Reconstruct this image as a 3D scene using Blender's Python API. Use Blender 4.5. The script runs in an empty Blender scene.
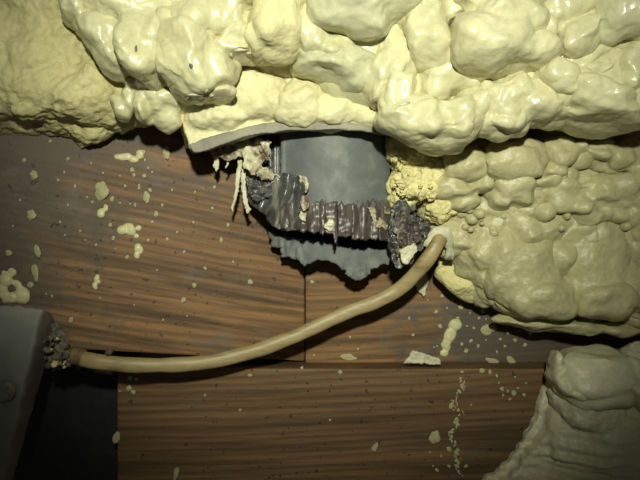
import bpy, bmesh, math, random
from mathutils import Vector, Matrix, noise, Euler
C = bpy.context.scene
COL = C.collection
R = random.Random(7)

# ------------------------------------------------------------------ camera, light, exposure
D = 0.34                 # distance camera -> rim board (m)
S = 0.0006               # metres per picture unit on the rim board
cam_d = bpy.data.cameras.new('camera'); cam = bpy.data.objects.new('camera', cam_d); COL.objects.link(cam)
cam.location = (0, -D, 0); cam.rotation_euler = (math.pi/2, 0, 0)
cam_d.sensor_width = 36; cam_d.lens = 36*D/(640*S); cam_d.clip_start = 0.005
C.camera = cam
w = bpy.data.worlds.new('crawl_space_dark'); C.world = w; w.use_nodes = True
w.node_tree.nodes['Background'].inputs[0].default_value = (0.95, 1.0, 0.80, 1)
w.node_tree.nodes['Background'].inputs[1].default_value = 0.040
ld = bpy.data.lights.new('torch', 'SPOT'); lo = bpy.data.objects.new('torch', ld); COL.objects.link(lo)
lo.location = (0.006, -D-0.09, 0.104)
aim = Vector((0.003, -0.02, 0.066))
lo.rotation_euler = (aim-Vector(lo.location)).to_track_quat('-Z', 'Y').to_euler()
ld.energy = 8.6; ld.color = (0.97, 1.0, 0.82); ld.spot_size = math.radians(63); ld.spot_blend = 1.0
ld.shadow_soft_size = 0.010
C.view_settings.view_transform = 'Standard'; C.view_settings.look = 'None'
C.view_settings.exposure = 0.0; C.view_settings.gamma = 1.0; C.view_settings.use_curve_mapping = False

# ------------------------------------------------------------------ helpers
def P(px, py, d=0.0):
    k = S*(D-d)/D
    return Vector(((px-320)*k, -d, (240-py)*k))
def link(name, me, m=None, parent=None):
    o = bpy.data.objects.new(name, me); COL.objects.link(o)
    if m: me.materials.clear(); me.materials.append(m)
    if parent: o.parent = parent
    return o
def tag(o, label=None, cat=None, group=None, kind=None):
    if label: o['label'] = label
    if cat: o['category'] = cat
    if group: o['group'] = group
    if kind: o['kind'] = kind
    return o
def empty(name, label, cat, loc=(0, 0, 0), group=None):
    o = bpy.data.objects.new(name, None); COL.objects.link(o); o.empty_display_size = 0.01
    o.location = loc
    return tag(o, label, cat, group)
def keep(o, parent):
    o.parent = parent; o.matrix_parent_inverse = Matrix.Translation(-Vector(parent.location)); return o
def smooth(me, on=True):
    me.polygons.foreach_set('use_smooth', [on]*len(me.polygons)); me.update()
def mesh_from(verts, faces, name):
    me = bpy.data.meshes.new(name); me.from_pydata([tuple(v) for v in verts], [], faces); me.update(); return me

def node(nt, t, **kw):
    n = nt.nodes.new(t)
    for k, v in kw.items(): setattr(n, k, v)
    return n
def ramp(nt, src, stops):
    r = node(nt, 'ShaderNodeValToRGB'); e = r.color_ramp.elements
    while len(e) < len(stops): e.new(0.5)
    for i, (p, c) in enumerate(stops):
        e[i].position = p; e[i].color = (*c, 1) if len(c) == 3 else c
    nt.links.new(src, r.inputs[0]); return r.outputs[0]
def tex(nt, co, scale, detail=4, rough=0.6, dist=0.0, vec=(1, 1, 1), rot=(0, 0, 0), loc=(0, 0, 0)):
    m0 = node(nt, 'ShaderNodeMapping'); m0.inputs['Rotation'].default_value = rot; nt.links.new(co, m0.inputs[0])
    mp = node(nt, 'ShaderNodeMapping'); mp.inputs['Scale'].default_value = vec
    mp.inputs['Location'].default_value = loc
    nt.links.new(m0.outputs[0], mp.inputs[0])
    n = node(nt, 'ShaderNodeTexNoise'); n.inputs['Scale'].default_value = scale
    n.inputs['Detail'].default_value = detail; n.inputs['Roughness'].default_value = rough
    n.inputs['Distortion'].default_value = dist
    nt.links.new(mp.outputs[0], n.inputs['Vector']); return n.outputs['Fac']
def mix(nt, f, a, b, mode='MIX'):
    m = node(nt, 'ShaderNodeMix', data_type='RGBA', blend_type=mode)
    for s, v in ((0, f), (6, a), (7, b)):
        if hasattr(v, 'is_output'): nt.links.new(v, m.inputs[s])
        elif s == 0: m.inputs[0].default_value = v
        else: m.inputs[s].default_value = (*v, 1)
    return m.outputs[2]
def base_mat(name):
    m = bpy.data.materials.new(name); m.use_nodes = True; nt = m.node_tree
    b = nt.nodes['Principled BSDF']; co = node(nt, 'ShaderNodeTexCoord').outputs['Object']
    return m, nt, b, co
def bump(nt, b, src, dist, strength=1.0, prev=None):
    n = node(nt, 'ShaderNodeBump'); n.inputs['Strength'].default_value = strength; n.inputs['Distance'].default_value = dist
    nt.links.new(src, n.inputs['Height'])
    if prev: nt.links.new(prev, n.inputs['Normal'])
    nt.links.new(n.outputs[0], b.inputs['Normal']); return n.outputs[0]

def foam_mat(name, c1, c2, rough=0.35, grain=0.0004, sp=0.5, pit=300):
    m, nt, b, co = base_mat(name)
    a = tex(nt, co, 28, 4, 0.6)
    col = ramp(nt, a, [(0.3, c1), (0.7, c2)])
    f = tex(nt, co, 420, 3, 0.7)
    col = mix(nt, 0.25, col, ramp(nt, f, [(0.35, tuple(x*0.75 for x in c1)), (0.6, c2)]))
    nt.links.new(col, b.inputs['Base Color'])
    b.inputs['Roughness'].default_value = rough; b.inputs['Specular IOR Level'].default_value = sp
    b.inputs['Subsurface Weight'].default_value = 0.04; b.inputs['Subsurface Scale'].default_value = 0.004
    p = bump(nt, b, tex(nt, co, pit, 3, 0.6), grain)
    bump(nt, b, tex(nt, co, 90, 3, 0.6, 0.5), grain*2.0, 0.8, p)
    return m
def wood_mat(name, dark, mid, light, rot, seed, stain=None):
    m, nt, b, co = base_mat(name)
    # long grain along local X, tilted by rot about Y (the board faces -Y)
    r3 = (0, rot, 0)
    g = tex(nt, co, 170, 5, 0.6, 0.3, (0.035, 0.2, 1), r3, (seed, 0, 0))
    big = tex(nt, co, 26, 3, 0.55, 0.6, (0.18, 0.2, 1), r3, (seed*2, 0, 0))
    fine = tex(nt, co, 900, 3, 0.6, 0.0, (0.03, 0.2, 1), r3, (seed, 1, 0))
    m0 = node(nt, 'ShaderNodeMapping'); m0.inputs['Rotation'].default_value = r3; nt.links.new(co, m0.inputs[0])
    sx = node(nt, 'ShaderNodeSeparateXYZ'); nt.links.new(m0.outputs[0], sx.inputs[0])
    def mth(op, a, b_, c=None):
        q = node(nt, 'ShaderNodeMath', operation=op)
        for k_, v_ in enumerate((a, b_, c)):
            if v_ is None: continue
            if hasattr(v_, 'is_output'): nt.links.new(v_, q.inputs[k_])
            else: q.inputs[k_].default_value = v_
        return q.outputs[0]
    warp = tex(nt, co, 9, 2, 0.45, 0.2, (0.35, 0.2, 1), r3, (seed*3, 2, 0))
    warp2 = tex(nt, co, 60, 3, 0.5, 0.2, (0.12, 0.2, 1), r3, (seed, 5, 0))
    ph = mth('MULTIPLY_ADD', warp, 38.0, mth('MULTIPLY_ADD', warp2, 13.0, mth('MULTIPLY', sx.outputs[2], 1350.0)))
    rings = mth('MULTIPLY_ADD', mth('SINE', ph, None), .5, .5)
    col = ramp(nt, big, [(0.32, mid), (0.68, light)])
    col = mix(nt, ramp(nt, rings, [(0.25, (0, 0, 0)), (0.95, (0.40,)*3)]), col, dark)
    col = mix(nt, ramp(nt, g, [(0.42, (0, 0, 0)), (0.66, (0.85,)*3)]), col, dark)
    col = mix(nt, ramp(nt, fine, [(0.5, (0, 0, 0)), (0.75, (0.4,)*3)]), col, tuple(x*0.5 for x in dark))
    # soot and old dust in cloudy patches
    sp0 = node(nt, 'ShaderNodeSeparateXYZ'); nt.links.new(co, sp0.inputs[0])
    for (c, sc, gx, gz, off, am) in (stain or []):       # noise plus a slope over the board: dirt that lies thicker at one end
        st = tex(nt, co, sc, 5, 0.65, 0.4, (0.8, 1, 1))
        f_ = mth('MULTIPLY_ADD', sp0.outputs[0], gx, mth('MULTIPLY_ADD', sp0.outputs[2], gz, mth('ADD', st, off)))
        col = mix(nt, ramp(nt, f_, [(0.50, (0, 0, 0)), (0.66, (am,)*3)]), col, c)
    sp = tex(nt, co, 330, 2, 0.5)
    col = mix(nt, ramp(nt, sp, [(0.66, (0, 0, 0)), (0.72, (0.7,)*3)]), col, (0.012, 0.010, 0.008))
    nt.links.new(col, b.inputs['Base Color'])
    b.inputs['Roughness'].default_value = 0.62; b.inputs['Specular IOR Level'].default_value = 0.3
    p = bump(nt, b, rings, 0.0002, 0.3)
    p = bump(nt, b, g, 0.0006, 0.6, p)
    bump(nt, b, tex(nt, co, 500, 3), 0.0003, 0.6, p)
    return m
def plain_mat(name, stops, sc=80, rough=0.5, bd=0.0004, metal=0.0, vec=(1, 1, 1), sp=0.5, detail=5):
    m, nt, b, co = base_mat(name)
    nt.links.new(ramp(nt, tex(nt, co, sc, detail, 0.65, 0.3, vec), stops), b.inputs['Base Color'])
    b.inputs['Roughness'].default_value = rough; b.inputs['Metallic'].default_value = metal
    b.inputs['Specular IOR Level'].default_value = sp
    if bd: bump(nt, b, tex(nt, co, sc*3, 4, 0.6, 0, vec), bd)
    return m

M = {}
M['skin'] = foam_mat('cured_foam_skin', (0.49, 0.455, 0.255), (0.63, 0.59, 0.365), 0.30, 0.0002, 0.5)
M['skin_grey'] = foam_mat('grey_foam_skin', (0.46, 0.44, 0.27), (0.56, 0.54, 0.35), 0.25, 0.0001, 0.5)
M['crust'] = foam_mat('dusty_foam_crust', (0.46, 0.41, 0.19), (0.60, 0.54, 0.28), 0.6, 0.0006, 0.3, 380)
def dirty(m, c, x_, z_, off):
    nt = m.node_tree; b = nt.nodes['Principled BSDF']; src = b.inputs['Base Color'].links[0].from_socket
    co = node(nt, 'ShaderNodeTexCoord').outputs['Object']; sp = node(nt, 'ShaderNodeSeparateXYZ'); nt.links.new(co, sp.inputs[0])
    a = node(nt, 'ShaderNodeMath', operation='MULTIPLY_ADD'); a.inputs[1].default_value = z_; nt.links.new(sp.outputs[2], a.inputs[0])
    nt.links.new(tex(nt, co, 55, 5, 0.7), a.inputs[2])
    d = node(nt, 'ShaderNodeMath', operation='MULTIPLY_ADD'); d.inputs[1].default_value = x_; nt.links.new(sp.outputs[0], d.inputs[0]); nt.links.new(a.outputs[0], d.inputs[2])
    e = node(nt, 'ShaderNodeMath', operation='ADD'); e.inputs[1].default_value = off; nt.links.new(d.outputs[0], e.inputs[0])
    nt.links.new(mix(nt, ramp(nt, e.outputs[0], [(0.5, (0, 0, 0)), (0.75, (.85,)*3)]), src, c), b.inputs['Base Color'])
dirty(M['crust'], (0.12, 0.10, 0.065), -6.0, -14.0, 0.03)
M['cut'] = foam_mat('cut_foam_core', (0.56, 0.51, 0.265), (0.70, 0.65, 0.40), 0.6, 0.0004, 0.3, 420)
M['crumb'] = foam_mat('crumbled_foam_core', (0.50, 0.43, 0.17), (0.74, 0.67, 0.34), 0.65, 0.0008, 0.3, 500)
M['mass'] = foam_mat('yellow_green_foam_skin', (0.37, 0.335, 0.175), (0.50, 0.455, 0.255), 0.42, 0.0004, 0.4)
M['mound'] = foam_mat('dull_foam_skin', (0.54, 0.52, 0.34), (0.68, 0.66, 0.45), 0.42, 0.0003, 0.45)
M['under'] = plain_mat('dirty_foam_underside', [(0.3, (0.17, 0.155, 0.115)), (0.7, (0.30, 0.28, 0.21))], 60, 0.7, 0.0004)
M['joist'] = wood_mat('dusty_joist_wood', (0.062, 0.037, 0.018), (0.200, 0.106, 0.042), (0.31, 0.165, 0.066), math.radians(-12), 3.1,
    [((0.075, 0.062, 0.045), 24, -5.0, 1.0, -0.58, .85), ((0.100, 0.078, 0.056), 40, -0.6, 5.0, -0.15, .75), ((0.14, 0.125, 0.10), 60, 0, 0, -0.06, .6)])
M['rim'] = wood_mat('rim_board_wood', (0.075, 0.042, 0.017), (0.235, 0.125, 0.048), (0.32, 0.175, 0.068), math.radians(3), 8.4,
    [((0.088, 0.076, 0.060), 44, 4.0, 0, -0.15, .85), ((0.14, 0.125, 0.10), 60, 0, 0, -0.06, .6)])
M['sill'] = wood_mat('sill_board_wood', (0.055, 0.033, 0.017), (0.165, 0.092, 0.040), (0.22, 0.126, 0.054), math.radians(1), 5.7,
    [((0.075, 0.060, 0.043), 26, 2.2, 0, -0.26, .6), ((0.11, 0.098, 0.076), 60, 0, 0, -0.07, .5)])
M['near_black'] = plain_mat('near_black_wood', [(0.3, (0.004, 0.004, 0.0035)), (0.75, (0.014, 0.013, 0.010))], 70, 0.7, 0.0005)  # near-black wood colour, faintly mottled
M['pvc'] = plain_mat('grey_pipe_plastic', [(0.3, (0.095, 0.105, 0.105)), (0.5, (0.13, 0.14, 0.13)), (0.68, (0.22, 0.22, 0.195))], 60, 0.58, 0.0001, 0, (1, 1, 1), 0.25)
M['pvc_dark'] = plain_mat('scuffed_dark_plastic', [(0.3, (0.030, 0.030, 0.028)), (0.52, (0.085, 0.085, 0.078)), (0.66, (0.26, 0.25, 0.20))], 90, 0.28, 0.0003, 0, (1.4, 1, 0.4))
M['chew'] = plain_mat('scorched_plastic', [(0.3, (0.034, 0.026, 0.025)), (0.52, (0.085, 0.068, 0.060)), (0.66, (0.24, 0.215, 0.175))], 90, 0.36, 0.0004, 0, (1.6, 1, 0.35))
M['black'] = plain_mat('shade_black_bore', [(0.3, (0.004, 0.004, 0.004)), (0.7, (0.012, 0.011, 0.010))], 60, 0.8, 0.0002)  # near-black colour stands in for the shade inside the pipe
M['shred'] = plain_mat('stained_foam_film', [(0.34, (0.10, 0.065, 0.045)), (0.46, (0.34, 0.29, 0.19)), (0.6, (0.60, 0.55, 0.38))], 110, 0.45, 0.0006)
M['cable'] = plain_mat('aged_cable_sheath', [(0.30, (0.19, 0.135, 0.055)), (0.45, (0.31, 0.235, 0.105)), (0.75, (0.42, 0.335, 0.165))], 110, 0.46, 0.0002, 0, (0.3, 1, 1.5))
M['cable_end'] = plain_mat('burnt_cable_end', [(0.3, (0.07, 0.035, 0.015)), (0.7, (0.24, 0.15, 0.06))], 150, 0.6, 0.0006)
M['steel'] = plain_mat('dull_galvanised_steel', [(0.3, (0.13, 0.13, 0.118)), (0.7, (0.25, 0.245, 0.21))], 30, 0.6, 0.0005, 0.0)
M['screw'] = plain_mat('dull_screw_steel', [(0.3, (0.16, 0.16, 0.14)), (0.7, (0.32, 0.31, 0.27))], 90, 0.4, 0.0002, 0.6)
M['chip'] = plain_mat('pale_foam_chip', [(0.3, (0.42, 0.39, 0.26)), (0.7, (0.66, 0.62, 0.44))], 160, 0.6, 0.0004)
M['speck'] = foam_mat('spattered_foam', (0.46, 0.42, 0.22), (0.66, 0.61, 0.34), 0.42, 0.0002, 0.4)
M['grit'] = plain_mat('grey_grit', [(0.3, (0.05, 0.045, 0.035)), (0.7, (0.22, 0.20, 0.14))], 160, 0.7, 0.0005)

# ------------------------------------------------------------------ boards
def board(name, pts, y_front_fn, thick, m):
    """pts: outline (X,Z) in the world; front face follows y_front_fn(X), real thickness behind"""
    bm = bmesh.new()
    f = [bm.verts.new((x, y_front_fn(x), z)) for x, z in pts]
    b = [bm.verts.new((x, y_front_fn(x)+thick, z)) for x, z in pts]
    bm.faces.new(f); bm.faces.new(b[::-1]); n = len(pts)
    for i in range(n): bm.faces.new((f[i], b[i], b[(i+1) % n], f[(i+1) % n]))
    bmesh.ops.recalc_face_normals(bm, faces=bm.faces)
    bmesh.ops.bevel(bm, geom=list(bm.edges), offset=0.0012, segments=2, profile=0.6, affect='EDGES')
    me = bpy.data.meshes.new(name); bm.to_mesh(me); bm.free()
    return link(name, me, m)
XC = P(305, 0, 0).x                      # inside corner
XL = P(0, 0, 0.042).x
SL = 0.042/(XC-XL)
def joist_y(x): return -(XC-x)*SL        # joist face comes towards the camera on the left
zs = P(0, 363, 0).z
def hit(px, py):
    """the point of the boards seen at a picture position, with the facing direction"""
    o = Vector((0, -D, 0)); d = Vector(((px-320)*S, D, (240-py)*S))
    lim = 364 if px > 300 else 352+12*px/300
    if py > lim:
        return o+d*((D-0.016)/D), Vector((0, -1, 0))
    if px < 305:                         # y = -(XC-x)*SL
        t = (D-SL*XC)/(d.y-SL*d.x); p = o+d*t
        return p, Vector((SL, -1, 0)).normalized()*1.0
    return o+d, Vector((0, -1, 0))
z80 = P(80, 350, 0.031).z; x80 = P(80, 350, 0.031).x
zl = z80+(z80-zs)/(x80-XC)*(-0.26-x80)
bj = board('wooden_joist', [(-0.26, zl), (XC-0.0002, zs+0.001), (XC-0.0002, 0.22), (-0.26, 0.22)], joist_y, 0.038, M['joist'])
tag(bj, 'dusty brown wooden joist at left with sloping grain and many foam spatters', 'joist')
br = board('rim_board', [(XC+0.0002, zs), (0.27, zs), (0.27, 0.22), (XC+0.0002, 0.22)], lambda x: 0.0, 0.038, M['rim'])
tag(br, 'brown wooden rim board behind the grey pipe and cable, right of the joist', 'board')
bs = board('sill_board', [(P(117, 0, .016).x, -0.21), (0.27, -0.21), (0.27, zs+0.0002), (P(117, 0, .016).x, zs+0.0002)], lambda x: -0.016, 0.052, M['sill'])
tag(bs, 'dark brown horizontal sill board along the bottom below the seam', 'board')
bd = board('dark_post', [(-0.27, -0.21), (P(117, 0, .016).x-0.001, -0.21), (P(117, 0, .016).x-0.001, -0.045), (-0.27, -0.045)], lambda x: 0.004, 0.034, M['near_black'])
tag(bd, 'near-black wood at lower left beside the steel bracket', 'post')

# ------------------------------------------------------------------ foam
VOX = 0.0009
def ell(bm, px, py, rx, ry, d, rd, ang=0, wob=0.22, sub=3):
    c = P(px, py, d); k = S*(D-d)/D
    g = bmesh.ops.create_icosphere(bm, subdivisions=sub, radius=1.0)
    off = Vector((px*0.37, py*0.51, d*100))
    rot = Matrix.Rotation(-math.radians(ang), 3, 'Y')
    for v in g['verts']:
        p = v.co.copy(); p *= (1+wob*noise.noise(p*1.5+off))*(1+.30*(1-(p.x**4+p.y**4+p.z**4))*.6)
        v.co = c+rot@Vector((p.x*rx*k, p.y*rd, p.z*ry*k))
def prism(bm, poly, d0, d1, flare=False):
    f = [bm.verts.new(P(x, y, d1)) for x, y in poly]; b = [bm.verts.new(P(x, y, d0) if flare else (v.co.x, -d0, v.co.z)) for v, (x, y) in zip(f, poly)]
    n = len(poly); bm.faces.new(f); bm.faces.new(b[::-1])
    for i in range(n): bm.faces.new((f[i], b[i], b[(i+1) % n], f[(i+1) % n]))
    bmesh.ops.recalc_face_normals(bm, faces=bm.faces)
def remesh(bm, name, m, parent, amp=0.0008, freq=70, amp2=0.0, freq2=260, vox=VOX, extra=None, sm=4, mode='soft', warp=1.0):
    me = bpy.data.meshes.new(name+'_raw'); bm.to_mesh(me); bm.free()
    t = bpy.data.objects.new('tmp', me); COL.objects.link(t)
    md = t.modifiers.new('r', 'REMESH'); md.mode = 'VOXEL'; md.voxel_size = vox
    if sm: s_ = t.modifiers.new('s', 'SMOOTH'); s_.iterations = sm; s_.factor = 0.5
    dg = bpy.context.evaluated_depsgraph_get()
    out = bpy.data.meshes.new_from_object(t.evaluated_get(dg)); out.name = name
    bpy.data.objects.remove(t); bpy.data.meshes.remove(me)
    nv = len(out.vertices); co_ = [0.0]*(nv*3); no_ = [0.0]*(nv*3)
    out.vertices.foreach_get('co', co_); out.vertices.foreach_get('normal', no_)
    for i in range(nv):
        p = Vector(co_[3*i:3*i+3]); n = Vector(no_[3*i:3*i+3])
        h = amp*noise.noise(p*freq)
        if mode == 'crag':
            dd = noise.voronoi(p*freq, distance_metric='DISTANCE')[0]
            h += amp*2.2*(min(dd[1]-dd[0], 0.35)-0.2)
        if mode == 'lobed':
            dd = noise.voronoi(p*freq, distance_metric='DISTANCE')[0]
            h += amp*2.4*(0.45-dd[0])
        if amp2: h += amp2*noise.fractal(p*freq2, 0.7, 2.0, 3)
        if extra: h += extra(p)
        p = p+n*h
        if warp: p = p+noise.noise_vector(p*24)*(.0034*warp)+noise.noise_vector(p*62)*(.0017*warp)
        co_[3*i:3*i+3] = p
    out.vertices.foreach_set('co', co_); out.update()
    smooth(out)
    return link(name, out, m, parent)

bank = empty('spray_foam_bank', 'thick overhanging bank of lumpy cream spray foam across the top', 'insulation')
def part(parent, name, mat_, lobes, polys=(), **kw):
    bm = bmesh.new()
    for l in lobes:
        if parent is bank and name == 'foam_lobe': l = (*l[:4], .052+(l[4]-.052)*.68, *l[5:])
        ell(bm, *l)
    for pl in polys: prism(bm, *pl)
    return remesh(bm, name, M[mat_], parent, **kw)

tag(part(bank, 'foam_crust', 'crust', [
    (-20, 50, 80, 85, .044, .028), (50, 55, 75, 72, .044, .026), (95, 85, 48, 46, .042, .026), (15, 108, 70, 30, .036, .018),
    (88, 120, 28, 24, .034, .016), (128, 98, 34, 26, .036, .020), (60, 5, 60, 40, .048, .026), (-30, -20, 90, 60, .048, .03), (60, 122, 40, 16, .034, .014)],
    amp=.0016, freq=55, amp2=.0009, freq2=260, mode='crag', extra=lambda p: .003*noise.noise(p*28)), 'dull rough crusty foam')
LB = dict(amp=.0015, freq=60, amp2=.0006, freq2=130, mode='lobed')
def lobe(*ls, m='skin', **kw):
    k = dict(LB); k.update(kw); return part(bank, 'foam_lobe', m, ls, **k)
lobe((86, 0, 20, 33, .080, .018))
lobe((113, 46, 22, 40, .078, .018, 28), (100, 20, 20, 26, .074, .016))
lobe((147, 50, 27, 38, .084, .020), (128, 8, 34, 24, .084, .018), (160, 14, 28, 22, .080, .018))
lobe((146, 86, 14, 8, .070, .012), (141, 108, 10, 17, .064, .012), (128, 104, 7, 10, .062, .010), (119, 112, 9, 11, .060, .010),
     (157, 104, 13, 15, .064, .012), (130, 90, 7, 7, .066, .010), (171, 98, 15, 15, .062, .013), (168, 118, 16, 10, .056, .012))
lobe((190, 62, 36, 36, .086, .022), (214, 72, 22, 17, .084, .018), (176, 36, 26, 24, .084, .018))
lobe((205, 22, 46, 28, .084, .020, 20), (228, 6, 40, 24, .082, .020), (180, -8, 50, 28, .084, .02), amp=.0026, freq=62, mode='lobed')
lobe((236, 34, 12, 26, .086, .014, -20), (247, 42, 9, 20, .084, .013, -15), (232, 52, 24, 8, .085, .013), (243, 55, 14, 7, .086, .012), (222, 60, 15, 6, .084, .012), (215, 92, 20, 7, .082, .012, 10), (185, 90, 18, 6, .084, .01, -5), amp=.0012, freq=110)
tag(lobe((278, 30, 30, 33, .088, .017), (262, 45, 16, 20, .084, .015), (290, -10, 34, 30, .086, .017), m='cut', amp=.001), 'bright bald foam dome')
lobe((318, 38, 20, 30, .080, .018), (322, 10, 22, 30, .080, .018), (336, 58, 26, 16, .074, .018))
tag(lobe((330, 70, 38, 15, .070, .020, -12), (352, 68, 28, 20, .072, .018), (358, 86, 22, 12, .064, .018), m='under' if 0 else 'skin_grey', amp=.0014), 'recessed foam fold, greyed for shade')  # greyer skin colour stands in for the shade of this recess
tag(lobe((353, 6, 42, 33, .096, .022, -8), (385, -4, 36, 26, .094, .020), (395, 12, 22, 10, .094, .014, 15), m='skin_grey', amp=.0003), 'smooth grey-skinned foam bulge')
lobe((383, 62, 18, 44, .074, .018, -14), (376, 80, 12, 30, .072, .016), (400, 70, 16, 36, .078, .016, -22))
lobe((424, 40, 26, 34, .086, .018), (418, 14, 20, 20, .088, .015), (440, 56, 22, 18, .084, .016, -10), (405, 18, 14, 16, .086, .012), (452, 18, 14, 16, .084, .014))
lobe((440, 78, 27, 13, .080, .016, 4), (430, 92, 17, 20, .078, .015), (455, 84, 22, 12, .078, .014), (398, 96, 18, 26, .080, .015, -8))
lobe((410, 118, 34, 22, .082, .020), (442, 122, 44, 22, .080, .022), (430, 136, 34, 13, .080, .016), (470, 108, 24, 18, .078, .016), (392, 106, 14, 22, .074, .018), (452, 106, 20, 10, .083, .014), amp=.0018, freq=70)
tag(lobe((484, 48, 38, 32, .098, .024, 6), (500, 14, 40, 34, .096, .022), (462, 2, 26, 16, .092, .016, -35), (520, 58, 34, 18, .092, .020, 8), (474, 36, 20, 22, .098, .02), amp=.0014, freq=55), 'broad foam knuckle jutting over a deep crease')
lobe((505, 104, 34, 30, .080, .020), (486, 96, 18, 16, .080, .016, -20), (500, 122, 32, 18, .080, .016), (534, 104, 26, 24, .082, .018), (552, 112, 20, 16, .078, .016), amp=.0020, freq=75)
lobe((532, 34, 17, 21, .096, .016, 15), (525, 52, 14, 12, .094, .014))
lobe((575, 40, 28, 18, .100, .016, 22), (560, 14, 34, 18, .096, .018, 10), (552, 28, 20, 12, .094, .014))
lobe((590, 56, 26, 12, .090, .014, 30), (604, 46, 14, 18, .090, .014), (566, 62, 16, 10, .088, .012))
tag(lobe((622, 10, 36, 38, .104, .022), (655, 20, 40, 40, .100, .022), m='skin_grey', amp=.0004), 'large smooth foam bulge')
lobe((550, 78, 20, 20, .090, .016, -25), (566, 92, 20, 12, .088, .014, -20))
lobe((596, 68, 16, 12, .094, .012, 20), (578, 78, 16, 9, .090, .012, -12))
lobe((628, 72, 24, 30, .092, .018), (612, 58, 16, 12, .090, .014), (650, 60, 30, 30, .092, .018))
lobe((592, 100, 34, 22, .092, .018, -20), (600, 118, 40, 15, .086, .018, -6), (575, 112, 22, 12, .084, .016, -20), amp=.0006)
lobe((645, 108, 30, 20, .090, .018), (680, 100, 40, 34, .09, .02))
# the body the lobes swell out of (its underside is the overhang)
part(bank, 'foam_body', 'skin', [(250, 20, 130, 55, .050, .026), (400, 60, 90, 55, .056, .022), (500, 80, 70, 48, .060, .020), (580, 70, 90, 58, .066, .024), (690, 60, 80, 60, .06, .03), (180, 60, 60, 50, .052, .024)],
     [([(-60, -70), (720, -70), (720, 60), (500, 100), (400, 100), (300, 70), (150, 90), (60, 80), (-60, 90)], .0, .060)], vox=.0014, amp=.003, freq=45)

# torn slab of cut foam right above the pipe
slab_poly = [(178, 98), (200, 92), (226, 82), (252, 60), (300, 60), (345, 80), (372, 84), (392, 100), (400, 130), (392, 136), (372, 130), (335, 126), (300, 126), (262, 130), (232, 138), (206, 146), (190, 146), (184, 128)]
slab = empty('cut_foam_slab', 'bright yellow cut foam slab with grey underside directly above the pipe', 'insulation', P(290, 120, .02))
def crag(p): 
    dd = noise.voronoi(p*42+Vector((3, 1, 2)))[0]
    return .0022*(min(dd[1]-dd[0], .3)-.15)
o = part(bank, 'foam_slab', 'cut', [(218, 108, 32, 22, .054, .011), (300, 104, 26, 24, .056, .011), (340, 108, 24, 20, .054, .011), (260, 96, 28, 26, .054, .011), (370, 110, 22, 20, .052, .011)],
         [(slab_poly, .004, .056, True)], amp=.0016, freq=50, amp2=.0006, freq2=200, extra=crag, sm=2)
o.name = 'cut_face'; keep(o, slab)
# the dirty lower lip of the slab, hanging just under its cut face
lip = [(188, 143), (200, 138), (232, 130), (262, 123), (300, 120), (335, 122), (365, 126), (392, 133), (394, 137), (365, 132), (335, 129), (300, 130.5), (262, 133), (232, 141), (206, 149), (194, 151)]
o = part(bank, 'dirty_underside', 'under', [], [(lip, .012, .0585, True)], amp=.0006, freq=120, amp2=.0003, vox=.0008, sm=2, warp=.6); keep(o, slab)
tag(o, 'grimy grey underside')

def on_surface(parent, px, py):
    o = Vector((0, -D, 0)); d = Vector(((px-320)*S, D, (240-py)*S)).normalized(); best = None
    for c in parent.children:
        ok, loc, nor, _ = c.ray_cast(o, d)
        if ok and (best is None or (loc-o).length < (best[0]-o).length): best = (loc.copy(), nor.copy())
    return best
bpy.context.view_layer.update()
def mark(px, py, rx, ry, ang, m='grit'):
    h_ = on_surface(bank, px, py)
    if not h_: return
    p, n = h_; bm = bmesh.new(); bmesh.ops.create_icosphere(bm, subdivisions=2, radius=1)
    q = n.to_track_quat('Y', 'Z').to_matrix()@Matrix.Rotation(math.radians(ang), 3, 'Y')
    k = S*(D+p.y)/D
    for v in bm.verts:
        c = v.co*(1+.4*noise.noise(v.co*2+Vector((px, py, 0)))); v.co = p+q@Vector((c.x*rx*k, c.y*.0005, c.z*ry*k))
    me = bpy.data.meshes.new('dirt_mark'); bm.to_mesh(me); bm.free(); smooth(me); link('dirt_mark', me, M[m], bank)
mark(136, 49, 1.6, 4.5, 0); mark(191, 66, 2.2, 2.6, 20)
for (x, y, rx, ry, a) in ((196, 95, 9, 2, 10), (206, 92, 6, 2.4, -20), (212, 97, 7, 2, 0), (240, 50, 8, 2, 5), (249, 54, 4, 3, 0), (232, 56, 6, 1.6, -10), (188, 98, 6, 1.4, 20), (405, 104, 6, 1.4, 20), (398, 100, 3, 1.2, 0)):
    mark(x, y, rx, ry, a, 'chip')

# right mass
mass = empty('spray_foam_mass', 'bubbly yellow-green spray foam bulging on the right below the overhanging bank', 'insulation')
def mp(*ls, m='mass', name='foam_lobe', **kw):
    k = dict(amp=.0012, freq=70, amp2=.0006, freq2=130); k.update(kw); return part(mass, name, m, ls, **k)
part(mass, 'foam_body', 'mass', [(560, 170, 110, 55, .022, .022), (470, 190, 60, 50, .018, .020), (560, 240, 120, 70, .018, .026), (640, 250, 60, 80, .02, .03)],
     [([(404, 120), (700, 110), (700, 322), (620, 322), (560, 324), (520, 312), (500, 296), (455, 270), (436, 240), (420, 205), (402, 190)], .0, .024)],
     amp=.0038, freq=62, amp2=.0006, freq2=260, mode='lobed')
mp((470, 166, 30, 20, .042, .012), (452, 158, 16, 15, .042, .010))
mp((506, 164, 30, 22, .046, .014), (524, 156, 20, 18, .044, .012))
mp((556, 152, 18, 18, .042, .014), (548, 172, 16, 10, .040, .012), amp=.0015)
mp((448, 190, 22, 14, .038, .012), (462, 204, 16, 10, .036, .010), (478, 186, 12, 10, .040, .01), amp=.0018, freq=90)
mp((510, 190, 22, 17, .042, .012), (498, 204, 12, 10, .040, .01), (524, 204, 14, 6, .038, .008), amp=.0018, freq=100)
mp((590, 150, 26, 16, .044, .014), (622, 156, 26, 20, .044, .014), (650, 170, 26, 20, .044, .014), amp=.0032, freq=75, mode='lobed')
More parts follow.
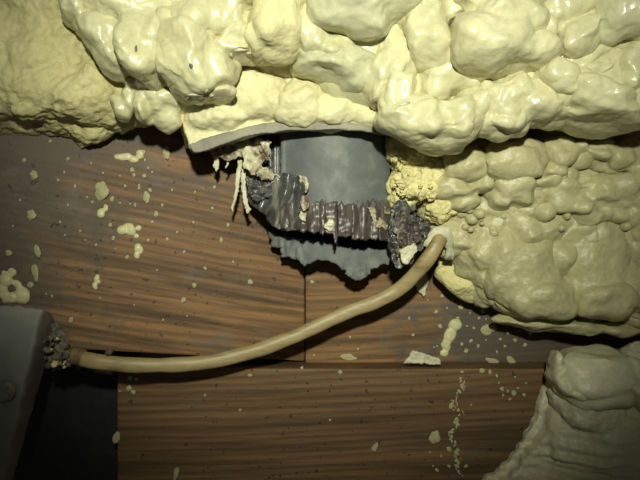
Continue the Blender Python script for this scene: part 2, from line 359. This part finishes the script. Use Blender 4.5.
mp((570, 200, 40, 18, .036, .014), (610, 195, 34, 22, .038, .014), (600, 218, 50, 16, .034, .014), (640, 215, 30, 30, .036, .016), amp=.0030, freq=78, mode='lobed')
mp((545, 182, 22, 12, .038, .012), (538, 208, 22, 10, .036, .012, 10), amp=.0026, freq=90, mode='lobed')
tag(mp((524, 268, 32, 44, .032, .016, 8), (512, 248, 24, 32, .030, .014), (540, 296, 32, 20, .034, .016), (500, 276, 14, 22, .03, .012), amp=.0022, freq=60, sm=8), 'tall hanging foam lobe')
tag(mp((590, 262, 38, 50, .031, .015, -4), (574, 240, 34, 34, .030, .014), (596, 298, 32, 20, .034, .017), (612, 244, 26, 34, .03, .014), amp=.0026, freq=60, sm=8), 'broad hanging foam lobe')
mp((648, 268, 32, 48, .028, .020), (640, 310, 30, 18, .02, .016))
mp((556, 322, 60, 7, .022, .012, -4), (610, 326, 40, 7, .020, .012), (512, 306, 24, 9, .024, .012, -25), amp=.0015)
tag(mp((462, 280, 30, 18, .012, .012, -18), (448, 270, 16, 14, .012, .010), (484, 294, 16, 10, .012, .010, -20), m='crumb', name='foam_patch', amp=.0014, freq=90), 'flat yellow patch')
mp((456, 236, 18, 20, .024, .013), (462, 244, 20, 10, .026, .012), (478, 252, 26, 6, .026, .010, -25), (478, 240, 24, 6, .027, .010, -20), (450, 252, 12, 8, .024, .01), m='mass', name='foam_fold', amp=.0012)
# foam bubbles, countable little domes
bub = bmesh.new()
for i in range(46):
    x = 455+R.random()*70; y = 194+R.random()*44
    if y > 236-abs(x-490)*0.2: y -= 12
    r = R.choice((2.2, 3, 3.6, 4.6, 6)); ell(bub, x, y, r, r*.9, .034+R.random()*.006, r*S*1.1, 0, .1, 2)
for x, y, r in ((588, 202, 5), (620, 178, 4), (634, 196, 5), (566, 216, 4), (545, 147, 5), (578, 143, 5), (483, 152, 5), (474, 148, 4), (604, 205, 3), (560, 228, 4), (625, 226, 5)):
    ell(bub, x, y, r, r, .044, .004, 0, .1, 2)
bmesh.ops.recalc_face_normals(bub, faces=bub.faces)
me = bpy.data.meshes.new('foam_bubbles'); bub.to_mesh(me); bub.free(); smooth(me)
tag(link('foam_bubbles', me, M['mass'], mass), 'cluster of tiny foam bubbles', kind='stuff')

# crumbled core beside the pipe
crum = empty('crumbled_foam', 'rough crumbly yellow foam between the pipe and the bubbly foam mass', 'insulation', P(415, 180, .02))
o = part(bank, 'crumbled_core', 'crumb', [(408, 158, 20, 20, .034, .014), (420, 176, 28, 26, .034, .014), (402, 190, 16, 24, .032, .012), (440, 204, 18, 20, .028, .014), (446, 222, 12, 12, .020, .012), (396, 150, 14, 14, .036, .012), (442, 184, 16, 18, .030, .012), (410, 200, 12, 8, .030, .010)],
         amp=.0016, freq=130, amp2=.0009, freq2=330, mode='crag', vox=.0007, sm=4); keep(o, crum)
bm = bmesh.new()
for i in range(26):
    x = 394+R.random()*40; y = 146+R.random()*50
    if x > 400+ (y-140)*0.7: continue
    r = 1.8+R.random()*3.6; ell(bm, x, y, r, r*(.6+R.random()*.5), .043+R.random()*.005, r*S, R.random()*180, .9, 2)
me = bpy.data.meshes.new('foam_crumbs'); bm.to_mesh(me); bm.free()
o = tag(link('foam_crumbs', me, M['crumb'], None), kind='stuff'); keep(o, crum)

# lower right mound
mound = empty('spray_foam_mound', 'dull foam mound in the bottom right corner, rippled below a smooth swirl', 'insulation')
def ripple(p):
    return .0026*math.sin(p.z*950+2.2*noise.noise(p*45)+p.x*40)*max(0, min(1, (-.098-p.z)/.02))*(0.5+0.5*noise.noise(p*30))+.0008*noise.noise(p*160)
part(mound, 'rippled_body', 'mound', [(590, 440, 45, 44, .024, .016, 35), (640, 430, 70, 56, .028, .020), (600, 490, 80, 40, .026, .018), (590, 404, 34, 26, .032, .016), (660, 400, 50, 60, .03, .02)],
     [([(474, 492), (500, 468), (522, 444), (536, 420), (543, 396), (548, 380), (700, 370), (700, 560), (450, 560), (460, 505)], .0, .020),
      ([(500, 492), (520, 466), (540, 442), (554, 416), (560, 394), (700, 380), (700, 560), (480, 560)], .0, .028)], amp=.0014, freq=60, amp2=.0006, extra=ripple, sm=6, warp=.5)
tag(part(mound, 'foam_swirl', 'mound', [(594, 370, 40, 25, .040, .018, -4), (606, 384, 32, 20, .040, .016), (580, 388, 24, 18, .038, .012, -20), (568, 368, 20, 20, .036, .012), (622, 372, 18, 22, .038, .013)],
     amp=.0018, freq=50, amp2=.0001), 'smooth rounded swirl')
part(mound, 'foam_ridge', 'mound', [(554, 356, 4.0, 10, .042, .007, -8), (556, 370, 6, 11, .042, .009, -14), (564, 382, 9, 8, .044, .009, -40), (577, 389, 11, 6.5, .046, .008, -15), (588, 384, 9, 4, .047, .006, 30)], amp=.0005, vox=.0007)
part(mound, 'foam_lobe', 'mound', [(642, 388, 14, 14, .050, .014, 30), (655, 376, 20, 14, .046, .014)], amp=.001)

# ------------------------------------------------------------------ grid sheets (torn plastic, film)
def inside(poly, x, y):
    c = False; n = len(poly); j = n-1
    for i in range(n):
        xi, yi = poly[i]; xj, yj = poly[j]
        if (yi > y) != (yj > y) and x < (xj-xi)*(y-yi)/(yj-yi)+xi: c = not c
        j = i
    return c
def sheet(name, poly, dfn, thick, m, parent, cell=1.3, jag=1.0, sm=True, its=3):
    xs = [p[0] for p in poly]; ys = [p[1] for p in poly]
    nx = int((max(xs)-min(xs)+4)/cell)+1; ny = int((max(ys)-min(ys)+4)/cell)+1
    x0 = min(xs)-2; y0 = min(ys)-2; vid = {}; V = []; F = []
    def v(i, j):
        if (i, j) not in vid:
            x = x0+i*cell; y = y0+j*cell; vid[i, j] = len(V); V.append(P(x, y, dfn(x, y)))
        return vid[i, j]
    for i in range(nx):
        for j in range(ny):
            x = x0+(i+.5)*cell; y = y0+(j+.5)*cell
            q = Vector((x*.22, y*.22, 3)); 
            if inside(poly, x+jag*2*noise.noise(q), y+jag*2*noise.noise(q+Vector((7, 7, 7)))):
                F.append((v(i, j), v(i, j+1), v(i+1, j+1), v(i+1, j)))
    me = mesh_from(V, F, name); bm = bmesh.new(); bm.from_mesh(me)
    r = bmesh.ops.solidify(bm, geom=bm.faces[:], thickness=thick)
    for _ in range(its): bmesh.ops.smooth_vert(bm, verts=bm.verts, factor=.4, use_axis_x=True, use_axis_y=True, use_axis_z=True)
    bmesh.ops.recalc_face_normals(bm, faces=bm.faces)
    bm.to_mesh(me); bm.free(); smooth(me, sm)
    o = link(name, me, m, None)
    return keep(o, parent) if parent else o

pipe = empty('plastic_pipe', 'broken grey plastic pipe with chewed black lower edge below the cut foam', 'pipe', P(331, 200, .02))
def cyl(px, cx=331, r=61.5, d0=.028, dd=.020):
    t = max(-1, min(1, (px-cx)/r)); return d0+dd*math.sqrt(max(0, 1-t*t))
def N(x, y, f, s=0): return noise.noise(Vector((x*f, y*f, s)))
sheet('pipe_wall', [(279, 112), (389, 112), (391, 150), (392, 165), (390, 205), (391, 214), (370, 214), (345, 210), (320, 212), (300, 212), (279, 212)],
      lambda x, y: cyl(x)-.0006*N(x, y, .05)+(.0012 if x < 284 else 0), .0022, M['pvc'], pipe, 1.3, .35)
o = sheet('pipe_seam', [(267, 114), (282, 114), (283, 190), (274, 186), (266, 180)], lambda x, y: .029+.0016*math.sin((x-266)*.9)+(x-266)*.0003, .002, M['pvc_dark'], pipe, 1.1, .4)
tag(o, 'dark ribbed edge')
# chewed strips below the smooth wall, each one a torn tongue of plastic
x = 280
bands = [(280, 9), (288, 12), (299, 8), (306, 14), (319, 7), (325, 12), (338, 15), (352, 8), (359, 13), (371, 9), (379, 14)]
for x, wd in bands:
    t0 = 200+R.random()*6; b0 = (229+(x-280)*.08 if x < 335 else 237+(x-338)*.07)+R.random()*1.5
    pl = [(x-1.2, t0+3), (x+wd*.25, t0-1-R.random()*4), (x+wd*.5, t0+2), (x+wd*.75, t0-R.random()*5), (x+wd+1.2, t0+2), (x+wd+R.random(), b0-2), (x+wd*.6, b0+R.random()*2), (x-.3, b0-R.random())]
    if x == 325: pl = [(325, 203), (338, 200), (338.5, 236), (337, 243), (335.5, 243), (334, 234), (325, 232)]
    lift = .0015+R.random()*.002; tw = R.random()*.0001-.00005
    sheet('torn_strip', pl, lambda X, Y, l=lift, c=x+wd/2, t=t0, w_=wd, tw=tw: cyl(X)+.0006+l*max(0, (Y-t)/34)+tw*(X-c)+.0013*(1-((X-c)/(w_*.5+2))**2)+.0022*N(X, Y*.25, .11, 4)+.0008*N(X, Y, .15, 2), .0016, M['chew'], pipe, .9, .4)
# lower collar with the ragged bottom edge
collar = [(267, 231), (285, 236), (310, 239), (334, 243), (335, 238), (339, 238), (340, 246), (385, 249), (400, 236), (408, 240), (405, 252), (392, 262), (372, 270), (364, 279), (352, 279), (345, 272), (336, 264), (322, 260), (312, 263), (303, 266), (299, 262), (296, 258), (283, 257), (281, 249), (272, 247), (268, 238)]
sheet('lower_collar', collar, lambda X, Y: cyl(X, 335, 76, .009, .020)+(Y-240)*.00006+.0005*N(X, Y, .12)+.0020*max(0, min(1, (306-X)/10))*N(X, Y*.3, .28, 2)+.0012*N(X, Y, .3, 7)*max(0, min(1, (Y-262)/8)), .0022, M['pvc'], pipe, 1.0, 1.1)
# the bore seen through the crack, coloured black for the shade inside
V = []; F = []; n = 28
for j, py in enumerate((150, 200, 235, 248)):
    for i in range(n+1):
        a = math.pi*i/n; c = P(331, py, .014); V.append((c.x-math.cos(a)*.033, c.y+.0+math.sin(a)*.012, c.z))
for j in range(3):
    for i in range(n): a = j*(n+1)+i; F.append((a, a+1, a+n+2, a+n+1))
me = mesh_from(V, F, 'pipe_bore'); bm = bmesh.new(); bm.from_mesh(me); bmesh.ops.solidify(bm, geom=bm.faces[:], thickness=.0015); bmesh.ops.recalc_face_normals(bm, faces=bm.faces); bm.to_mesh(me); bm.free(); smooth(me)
keep(tag(link('pipe_bore', me, M['black']), 'pipe inside, coloured black for shade'), pipe)
# added black sheet behind the crack, standing in for the dark within
sheet('crack_shade', [(280, 215), (390, 215), (392, 232), (388, 250), (330, 250), (284, 243)], lambda X, Y: cyl(X, 333, 72, .005, .016), .001, M['black'], pipe, 2.0, .3)
# crumpled torn flap left of the pipe
flap = [(244, 172), (252, 168), (264, 174), (282, 172), (300, 176), (306, 190), (300, 205), (298, 230), (283, 231), (272, 226), (262, 212), (251, 206), (245, 196), (242, 184)]
sheet('crumpled_flap', flap, lambda X, Y: 0.030+(X-244)*.00034+.0050*N(X+Y*.3, Y*.35, .11, 1)+.0020*N(X+Y*.4, Y*.3, .26, 5), .0012, M['pvc_dark'], pipe, .9, 1.0)
sheet('crumpled_flap', [(246, 176), (262, 184), (286, 178), (290, 186), (270, 196), (256, 204), (248, 192)], lambda X, Y: 0.040+.0045*N(X, Y*1.6, .12, 9)+.0014*N(X*.4, Y, .35, 3), .0010, M['pvc_dark'], pipe, .9, 1.2)
for pl in ([(299, 176), (307, 177), (309, 188), (306, 193), (300, 190)], [(301, 195), (308, 197), (310, 208), (303, 211), (299, 204)], [(300, 212), (306, 213), (305, 222), (299, 220)],
           [(325, 222), (333, 219), (335, 228), (329, 232), (324, 229)], [(368, 207), (375, 208), (378, 218), (373, 220)], [(373, 219), (381, 217), (389, 226), (386, 235), (378, 234)], [(384, 206), (391, 208), (391, 214), (386, 214)]):
    sheet('foam_smear', pl, lambda X, Y: cyl(X)+.0050+.0010*N(X, Y, .3, 8), .0010, M['shred'], pipe, .8, .9)
# crumpled dark wreckage right of the pipe
deb = empty('crumpled_debris', 'crumpled dark plastic and dirt wedged right of the pipe beside the cable end', 'debris', P(410, 235, .02))
sheet('dark_flake', [(392, 206), (400, 199), (408, 202), (416, 214), (424, 220), (431, 226), (424, 244), (412, 262), (400, 270), (392, 262), (388, 245)], lambda X, Y: .043+.004*N(X, Y, .13, 6)+.0025*N(X, Y, .33, 8), .0012, M['pvc_dark'], deb, .9, 1.2)
sheet('dark_flake', [(398, 212), (410, 216), (418, 232), (410, 250), (398, 246), (394, 228)], lambda X, Y: .047+.004*N(X, Y, .16, 16)+.002*N(X, Y, .4, 8), .0010, M['chew'], deb, .9, 1.3)
bm = bmesh.new()
for i in range(22):
    x = 394+R.random()*30; y = 206+R.random()*56; r = 1+R.random()*2.8
    ell(bm, x, y, r, r*(.5+R.random()*.7), .045+R.random()*.004, r*S, R.random()*180, .9, 1)
me = bpy.data.meshes.new('dirt_crumbs'); bm.to_mesh(me); bm.free(); keep(tag(link('dirt_crumbs', me, M['grit']), kind='stuff'), deb)

def chip(name, poly, d0, label, m='chip', tilt=0.0, thick=.0016, grp=None, ww=.0008):
    cx = sum(p[0] for p in poly)/len(poly); cy = sum(p[1] for p in poly)/len(poly)
    t = empty('tmp_root', None, None, P(cx, cy, d0)) if 0 else None
    o = sheet(name, poly, lambda X, Y: d0+(X-cx)*tilt+ww*N(X, Y, .3, cx), thick, M[m], None, .8, .5, True)
    me = o.data; c = P(cx, cy, d0); me.transform(Matrix.Translation(-c)); o.location = c
    return tag(o, label, 'foam chip', grp)
chip('foam_chip', [(399, 250), (414, 244), (418, 250), (408, 265), (402, 264)], .050, 'pale foam chip resting against the upper side of the cable near its right end')
chip('foam_chip', [(413, 272), (426, 270), (429, 283), (424, 297), (417, 290), (413, 281)], .004, 'pale wedge-shaped foam chip hanging below the right end of the cable')
chip('foam_chip', [(404, 361), (414, 350), (424, 353), (441, 359), (440, 365), (404, 364)], .0190, 'pale triangular foam chip standing on the seam ledge of the sill board', thick=.003)

# stained film and drips left of the pipe
film = empty('foam_film', 'stringy brown-stained foam film with drips below the slab, left of the pipe', 'foam film', P(240, 165, .03))
for pl, d in (([(207, 146), (232, 141), (262, 137), (270, 150), (266, 164), (256, 160), (240, 158), (226, 160), (214, 158)], .026),
              ([(240, 150), (252, 146), (262, 158), (260, 172), (252, 176), (244, 168)], .031),
              ([(260, 140), (270, 138), (270, 160), (262, 162)], .031), ([(252, 160), (262, 166), (280, 176), (266, 182), (254, 174)], .030)):
    sheet('film_sheet', pl, lambda X, Y, d=d: d+.013+.003*N(X, Y, .15, d*900)+.0018*N(X, Y*.6, .4, 2), .0010, M['shred'], film, .9, 1.3)
for pl, d in (([(213, 155), (219, 156), (219, 168), (216, 172), (213, 166)], .027), ([(238, 158), (243, 160), (240, 180), (237, 200), (232, 214), (231, 206), (235, 188), (236, 172)], .024),
              ([(241, 168), (246, 170), (246, 190), (248, 202), (251, 210), (247, 214), (243, 204), (241, 188)], .027), ([(225, 156), (229, 157), (229, 166), (226, 168)], .027)):
    sheet('foam_drip', pl, lambda X, Y, d=d: d+.010+.0008*N(X, Y, .3, 2), .0016, M['chip'], film, .8, .5)

# ------------------------------------------------------------------ cable
pts = [(40, 352, .047), (62, 355, .049), (82, 359, .050), (112, 363.5, .049), (150, 365.5, .046), (190, 364, .043), (226, 358.5, .040), (262, 348.5, .037), (295, 336, .034), (325, 322, .032), (352, 310.5, .032), (378, 301, .033), (398, 289.5, .033), (414, 275, .037), (428, 259, .041), (438, 243, .041), (444, 232, .034)]
W = [P(*p) for p in pts]
def cr(a, b, c, d, t): return .5*((2*b)+(-a+c)*t+(2*a-5*b+4*c-d)*t*t+(-a+3*b-3*c+d)*t**3)
path = []
for i in range(2, len(W)-2+1):
    a, b, c = W[i-1], W[i], W[min(i+1, len(W)-1)]; d = W[min(i+2, len(W)-1)]
    for k in range(10): path.append(cr(a, b, c, d, k/10))
cable = empty('electrical_cable', 'bent cream flat electrical cable running from lower left up into the foam', 'cable', P(250, 350, .045))
def tube(path, rw, rt, name, m, parent, seg=18, nz=.0003):
    V = []; F = []
    for i, p in enumerate(path):
        t = (path[min(i+1, len(path)-1)]-path[max(i-1, 0)]).normalized()
        side = t.cross(Vector((0, 1, 0))).normalized(); out = side.cross(t).normalized()
        for k in range(seg):
            a = 2*math.pi*k/seg
            ca, sa = math.cos(a), math.sin(a)
            ca = math.copysign(abs(ca)**.85, ca); sa = math.copysign(abs(sa)**.85, sa)
            q = side*ca*rw+out*sa*rt; h = 1+nz/rw*noise.noise((p+q)*90)*2
            V.append(p+q*h)
    for i in range(len(path)-1):
        for k in range(seg): a = i*seg+k; b = i*seg+(k+1) % seg; F.append((a, b, b+seg, a+seg))
    F.append(tuple(range(seg))[::-1]); F.append(tuple((len(path)-1)*seg+k for k in range(seg)))
    me = mesh_from(V, F, name); bm = bmesh.new(); bm.from_mesh(me); bmesh.ops.recalc_face_normals(bm, faces=bm.faces); bm.to_mesh(me); bm.free(); smooth(me)
    o = link(name, me, m); return keep(o, parent) if parent else o
tube(path, .0038, .0032, 'cable_sheath', M['cable'], cable)
tube([P(x, y, .0495) for x, y in ((70, 356.5), (73, 357), (77, 358), (80, 358.6), (84, 359.4))], .0039, .0031, 'cable_end', M['cable_end'], cable, 14, .0012)
cable.children[-1]['label'] = 'frayed brown end'
bm = bmesh.new(); ell(bm, 109, 352, 3.6, 3, .052, .002, 0, .4, 2); me = bpy.data.meshes.new('foam_blob'); bm.to_mesh(me); bm.free(); smooth(me); keep(link('foam_blob', me, M['grit']), cable)
# pale foam collar around the cable where it enters
ring = []
for i in range(15):
    a = math.radians(-75+i*15.5); ring.append(P(440+8.5*math.sin(a)+.5, 246-11*math.cos(a)+0, .031))
bm = bmesh.new()
o = tube([P(450, 259, .034), P(452, 253, .036), P(452, 247, .037), P(449, 240, .038), P(444, 234, .038), P(437, 234, .038), P(431, 239, .037), P(428, 246, .036)], .0036, .0026, 'foam_ring', M['chip'], None, 14, .0022)
tag(o, 'pale foam ring around the cable where it enters the foam', 'foam ring')

# ------------------------------------------------------------------ steel bracket lower left
brk = empty('steel_bracket', 'dull grey steel bracket with a bent edge in the lower left corner', 'bracket', P(20, 400, .064))
def brd(X, Y):
    e = 53-(Y-305)*.235+2.0*N(X, Y, .08); t = X-(e-9)
    return .066-(.0016*t if t > 0 else 0)+.0010*N(X, Y, .03, 2)-.0004*max(0, 312-Y)**1.3*.3
sheet('bracket_plate', [(-50, 300), (-10, 303), (20, 304), (44, 308), (55, 313), (57, 330), (52, 352), (44, 380), (34, 416), (24, 450), (10, 500), (0, 520), (-50, 520)], brd, .003, M['steel'], brk, 1.3, .8, True, 14)
def disc(px, py, d, r, name, m, parent):
    bm = bmesh.new(); bmesh.ops.create_cone(bm, cap_ends=True, segments=20, radius1=r, radius2=r*.8, depth=.0022, matrix=Matrix.Translation(P(px, py, d))@Matrix.Rotation(math.pi/2, 4, 'X'))
    bmesh.ops.create_cube(bm, size=1, matrix=Matrix.Translation(P(px, py, d+.0012))@Matrix.Rotation(.6, 4, 'Y')@Matrix.Diagonal((r*1.3, .0006, r*.22, 1)))
    me = bpy.data.meshes.new(name); bm.to_mesh(me); bm.free(); return keep(link(name, me, m), parent)
disc(3, 392, .0695, .0052, 'screw_head', M['screw'], brk)
# grit heaped where the cable passes behind the bracket
grit = empty('grit_clump', 'clump of dark grit and foam crumbs between the bracket and the cable end', 'debris', P(60, 355, .07))
for gi in range(34):
    x = 44+R.random()*28; y = 330+R.random()*38
    if y < 340 and x > 60: continue
    r = 1.0+R.random()**2*3.0
    bm = bmesh.new(); ell(bm, x, y, r, r*(.5+R.random()*.8), .048+R.random()*.007, r*S, R.random()*180, 1.3, 2)
    me = bpy.data.meshes.new('grit_crumb'); bm.to_mesh(me); bm.free(); smooth(me)
    keep(link('grit_crumb', me, M['grit'] if gi % 4 else M['crumb']), grit)
sheet('grit_film', [(52, 318), (58, 322), (66, 336), (72, 350), (66, 366), (52, 372), (46, 360), (50, 340)], lambda X, Y: .047+.003*N(X, Y, .2, 3)+.0015*N(X, Y, .5), .001, M['grit'], grit, 1.1, 1.3)

# ------------------------------------------------------------------ foam spatters on the boards
LAND = [('the hollow foam blob', 12, 288, 'joist'), ('the largest round dot', 101, 191, 'joist'), ('the wing-shaped spatter', 128, 157, 'joist'),
        ('the teardrop spatter', 166, 152, 'joist'), ('the knobbly spatter', 128, 231, 'joist'), ('the oval upright spatter', 146, 197, 'joist'),
        ('the thin hooked spatter', 97, 281, 'joist'), ('the small upright spatter', 138, 251, 'joist'), ('the double spatter', 103, 211, 'joist'),
        ('the round spatter midway down the left edge', 31, 215, 'joist'), ('the round spatter below the crust', 34, 175, 'joist'),
        ('the foam drips', 240, 210, 'joist'), ('the middle of the cable', 190, 345, 'joist'), ('the slanting spatter at far left', 37, 251, 'joist'),
        ('the finger-shaped spatter', 450, 340, 'rim board'), ('the round spatter by the finger-shaped one', 486, 330, 'rim board'),
        ('the bright slanting seam spatter', 511, 361, 'rim board sill board'), ('the triangular chip', 424, 358, 'rim board sill board'),
        ('the grey smear', 348, 357, 'rim board sill board'), ('the wedge-shaped chip', 420, 284, 'rim board'), ('the flat yellow patch', 470, 288, 'rim board'),
        ('the low spatter by the dribble', 435, 437, 'sill board'), ('the dribble', 456, 420, 'sill board'), ('the dull upright spatter', 116, 438, 'sill board'),
        ('the slanting bottom-centre spatter', 375, 447, 'sill board'), ('the cable end', 110, 375, 'sill board')]
protos = []
for s in range(8):
    bm = bmesh.new(); bmesh.ops.create_icosphere(bm, subdivisions=3 if s < 5 else 2, radius=1)
    for v in bm.verts:
        p = v.co; h = 1+.42*noise.noise(p*1.3+Vector((s*5.1, 0, 0)))+.12*noise.noise(p*3.5+Vector((s, 9, 0)))
        v.co = Vector((p.x*h, p.y*h if p.y < 0 else p.y*.3, p.z*h))
    me = bpy.data.meshes.new('spatter_blob'); bm.to_mesh(me); bm.free(); smooth(me); me.materials.append(M['speck']); protos.append(me)
def spat(px, py, rx, ry, ang=0, label=None, group=None, name='foam_spatter', hgt=.45, m=None, k=None):
    p, n = hit(px, py); sc = S*(D+p.y)/D
    o = bpy.data.objects.new(name, R.choice(protos) if k is None else protos[k]); COL.objects.link(o)
    o.location = p; o.rotation_euler = Euler((0, -math.radians(ang), math.atan(SL)*(-1) if n.x > .01 else 0))
    o.scale = (rx*sc, max(.0004, min(rx, ry)*sc*hgt), ry*sc)
    return tag(o, label, 'foam spatter', group)
def compound(ells, label, name='foam_spatter', m='speck', amp=.0004):
    """one connected blob of several runs on the board"""
    p0, _ = hit(ells[0][0], ells[0][1]); bm = bmesh.new()
    for (x, y, rx, ry, a) in ells:
        p, _ = hit(x, y); ell(bm, x, y, rx, ry, -p.y, min(rx, ry)*S*.55, a, .2, 2)
    o = remesh(bm, name, M[m], None, amp=amp, freq=200, vox=.0005, sm=1, warp=0)
    o.data.transform(Matrix.Translation(-p0)); o.location = p0
    return tag(o, label, 'foam spatter')
# the individually recognisable ones
compound([(6, 280, 7, 7, 0), (12, 272, 5, 4, -30), (10, 298, 8, 6, 10), (22, 296, 8, 9, 0), (3, 290, 5, 9, 0), (17, 284, 5, 4, -40), (4, 274, 3, 4, 0)], 'large cream foam blob with a hollow centre just above the steel bracket')
spat(35, 272, 4, 9, 12, 'elongated foam spatter between the hollow blob and the small one above it')
spat(37, 251, 3.5, 8, 22, 'small slanting foam spatter above the elongated one at the far left')
spat(30, 285, 4, 3.5, 0, 'tiny round foam spatter touching the right rim of the hollow blob')
spat(101, 191, 8, 9, 0, 'round cream foam spatter, largest dot on the joist', k=1)
compound([(124, 157, 8, 4, 8), (133, 159, 6, 4, -5), (140, 154, 4, 5, 40), (118, 157, 4, 3, 0)], 'flat wing-shaped foam spatter high on the joist under the crust')
spat(166, 152, 4.5, 8, 15, 'teardrop foam spatter on the joist left of the slab corner')
compound([(122, 230, 5, 5, 0), (130, 231, 6, 5, 0), (128, 227, 6, 4, 10), (136, 236, 3, 2.5, 0), (139, 228, 3, 3, 0)], 'knobbly foam spatter in the middle of the joist')
compound([(101, 213, 4, 5, 0), (106, 208, 3, 4, 0)], 'small double foam spatter just below the largest round dot')
spat(146, 197, 3.6, 6, 0, 'oval upright foam spatter right of the largest round dot')
compound([(138, 248, 3.5, 5, 0), (137, 255, 3, 4, 0), (141, 250, 2.5, 4, 0)], 'small upright foam spatter below the knobbly one')
compound([(97, 278, 2.6, 4, -20), (95, 286, 2.4, 4, 20), (98, 282, 2.4, 2, 0)], 'thin hooked foam spatter above the left stretch of cable')
spat(31, 215, 5.5, 5, 0, 'round foam spatter at left, midway between crust and hollow blob')
spat(34, 175, 5, 4.5, 0, 'round foam spatter at far left below the crust')
spat(8, 253, 4.5, 3, 0, 'small flat foam spatter at the left edge above the hollow blob')
compound([(455, 325, 7, 6, 30), (450, 335, 6, 8, -25), (446, 343, 5, 7, -25), (444, 353, 4.5, 4, 0), (447, 348, 3, 5, -30)], 'long finger-shaped foam spatter standing on the rim board above the seam')
spat(486, 330, 5.5, 5, 0, 'round foam spatter right of the finger-shaped one')
spat(493, 328, 4, 3.2, 0, 'small foam spatter touching the round one on the rim board')
spat(511, 361, 6, 3.6, -45, 'bright slanting foam spatter on the seam at right')
spat(492, 361, 6.5, 3.4, -12, 'dull flat foam spatter on the seam left of the bright slanting one')
spat(435, 437, 5.5, 6, 0, 'foam spatter low on the sill board beside the dribble')
spat(375, 447, 2.2, 5, -30, 'slanting foam spatter at the bottom centre of the sill board')
spat(176, 473, 2.4, 7, -15, 'thin slanting foam spatter at the bottom edge below the cable')
spat(116, 438, 3.4, 6.5, -20, 'dull upright foam spatter beside the black post')
spat(348, 357, 8, 3, -6, 'grey smear of foam under the bend of the cable', m='grit')
spat(447, 282, 6, 3.5, 10, 'dull foam smear just right of the cable below the ring')
dr = empty('foam_dribble', 'thin broken vertical dribble of foam on the sill board at right', 'foam spatter', hit(456, 420)[0])
for i in range(58):
    t = (i+R.random())/58; x = 461-7*math.sin(t*2.4)+3*math.sin(t*19)+(t > .8)*4; y = 378+t*98
    o = spat(x+R.gauss(0, 1.5), y, .6+R.random()**2*2.2, .7+R.random()**2*3.2, R.random()*60-30, name='dribble_drop', hgt=.3)
    del o['category']; keep(o, dr)
compound_specks = [
 ('tiny cream foam speck scattered on the wooden joist at left', 'specks on the joist',
  [(50, 141), (64, 172), (68, 159), (91, 163), (103, 173), (125, 186), (139, 188), (132, 170), (134, 175), (145, 160), (148, 168), (130, 204), (135, 205), (92, 202), (87, 197), (80, 231), (85, 240), (113, 238), (148, 240), (167, 239), (156, 214), (152, 222), (157, 270), (100, 298), (177, 232), (184, 252), (193, 222), (214, 187), (172, 190), (68, 205), (60, 222), (46, 294), (52, 296), (115, 249), (127, 257), (194, 285), (187, 316), (163, 320), (134, 305), (71, 320), (205, 268), (183, 300), (221, 240), (75, 186), (58, 180), (143, 152), (152, 172), (144, 176), (139, 185), (112, 199), (120, 203), (96, 245), (20, 200), (13, 226), (24, 160), (65, 235), (195, 192), (212, 208), (228, 225), (120, 176), (150, 190), (162, 205), (110, 225), (233, 262), (250, 282)], (1.0, 2.6)),
 ('tiny foam speck on the rim board between the cable and the right foam mass', 'specks on the rim board',
  [(409, 318), (413, 335), (447, 308), (461, 307), (470, 313), (476, 305), (479, 318), (486, 319), (494, 323), (500, 311), (500, 339), (508, 333), (520, 331), (530, 333), (437, 346), (462, 344), (466, 351), (471, 341), (478, 346), (428, 300), (436, 312), (440, 326), (434, 347), (458, 318), (474, 328), (505, 346), (486, 340), (497, 352), (483, 311), (515, 340), (525, 345), (442, 296), (453, 300), (467, 326), (350, 337), (312, 282), (358, 349), (314, 355)], (.9, 2.2)),
 ('tiny dull foam speck on the dark sill board along the bottom', 'specks on the sill board',
  [(490, 372), (497, 376), (502, 389), (508, 391), (514, 393), (503, 395), (510, 399), (518, 388), (524, 395), (499, 383), (462, 372), (471, 405), (449, 449), (441, 456), (437, 470), (456, 461), (466, 466), (120, 391), (129, 388), (133, 392), (130, 378), (136, 379), (250, 375), (302, 368), (340, 372), (430, 452), (449, 466), (433, 466), (515, 377), (526, 383), (482, 371), (240, 410), (205, 395), (330, 420)], (1.0, 2.6))]
marks = LAND
used = {}
DIRS = ['right of', 'upper right of', 'above', 'upper left of', 'left of', 'lower left of', 'below', 'lower right of']
for (lab, grp, ps, (a, b)), (bd_name, kind_) in zip(compound_specks, (('joist', 'cream'), ('rim board', 'cream'), ('sill board', 'dull'))):
    rows = []
    for (x, y) in ps:
        best = sorted((math.hypot(x-mx, y-my), t, mx, my) for t, mx, my, reg in marks if bd_name in reg)[0]
        oc = int(round(math.degrees(math.atan2(best[3]-y, x-best[2]))/45)) % 8
        rows.append((best[1], oc, best[0], x, y))
    rows.sort(key=lambda r: (r[0], r[1], r[2]))
    for t, oc, dist, x, y in rows:
        n = used.get((t, oc), 0); used[t, oc] = n+1
        rank = ['nearest speck', 'second nearest speck', 'third nearest speck', 'fourth nearest speck', 'fifth nearest speck', 'sixth nearest speck', 'seventh nearest speck', 'eighth nearest speck', 'ninth nearest speck'][n]
        r = a+(b-a)*R.random()**1.6
        spat(x, y, r, r*(.75+R.random()*.6), R.random()*180, '%s foam %s to the %s, %s' % (kind_, rank, DIRS[oc].replace(' of', '') if 0 else 'side', '') if 0 else '%s foam, %s %s %s' % (kind_, rank, DIRS[oc], t), grp, 'foam_speck', .5)
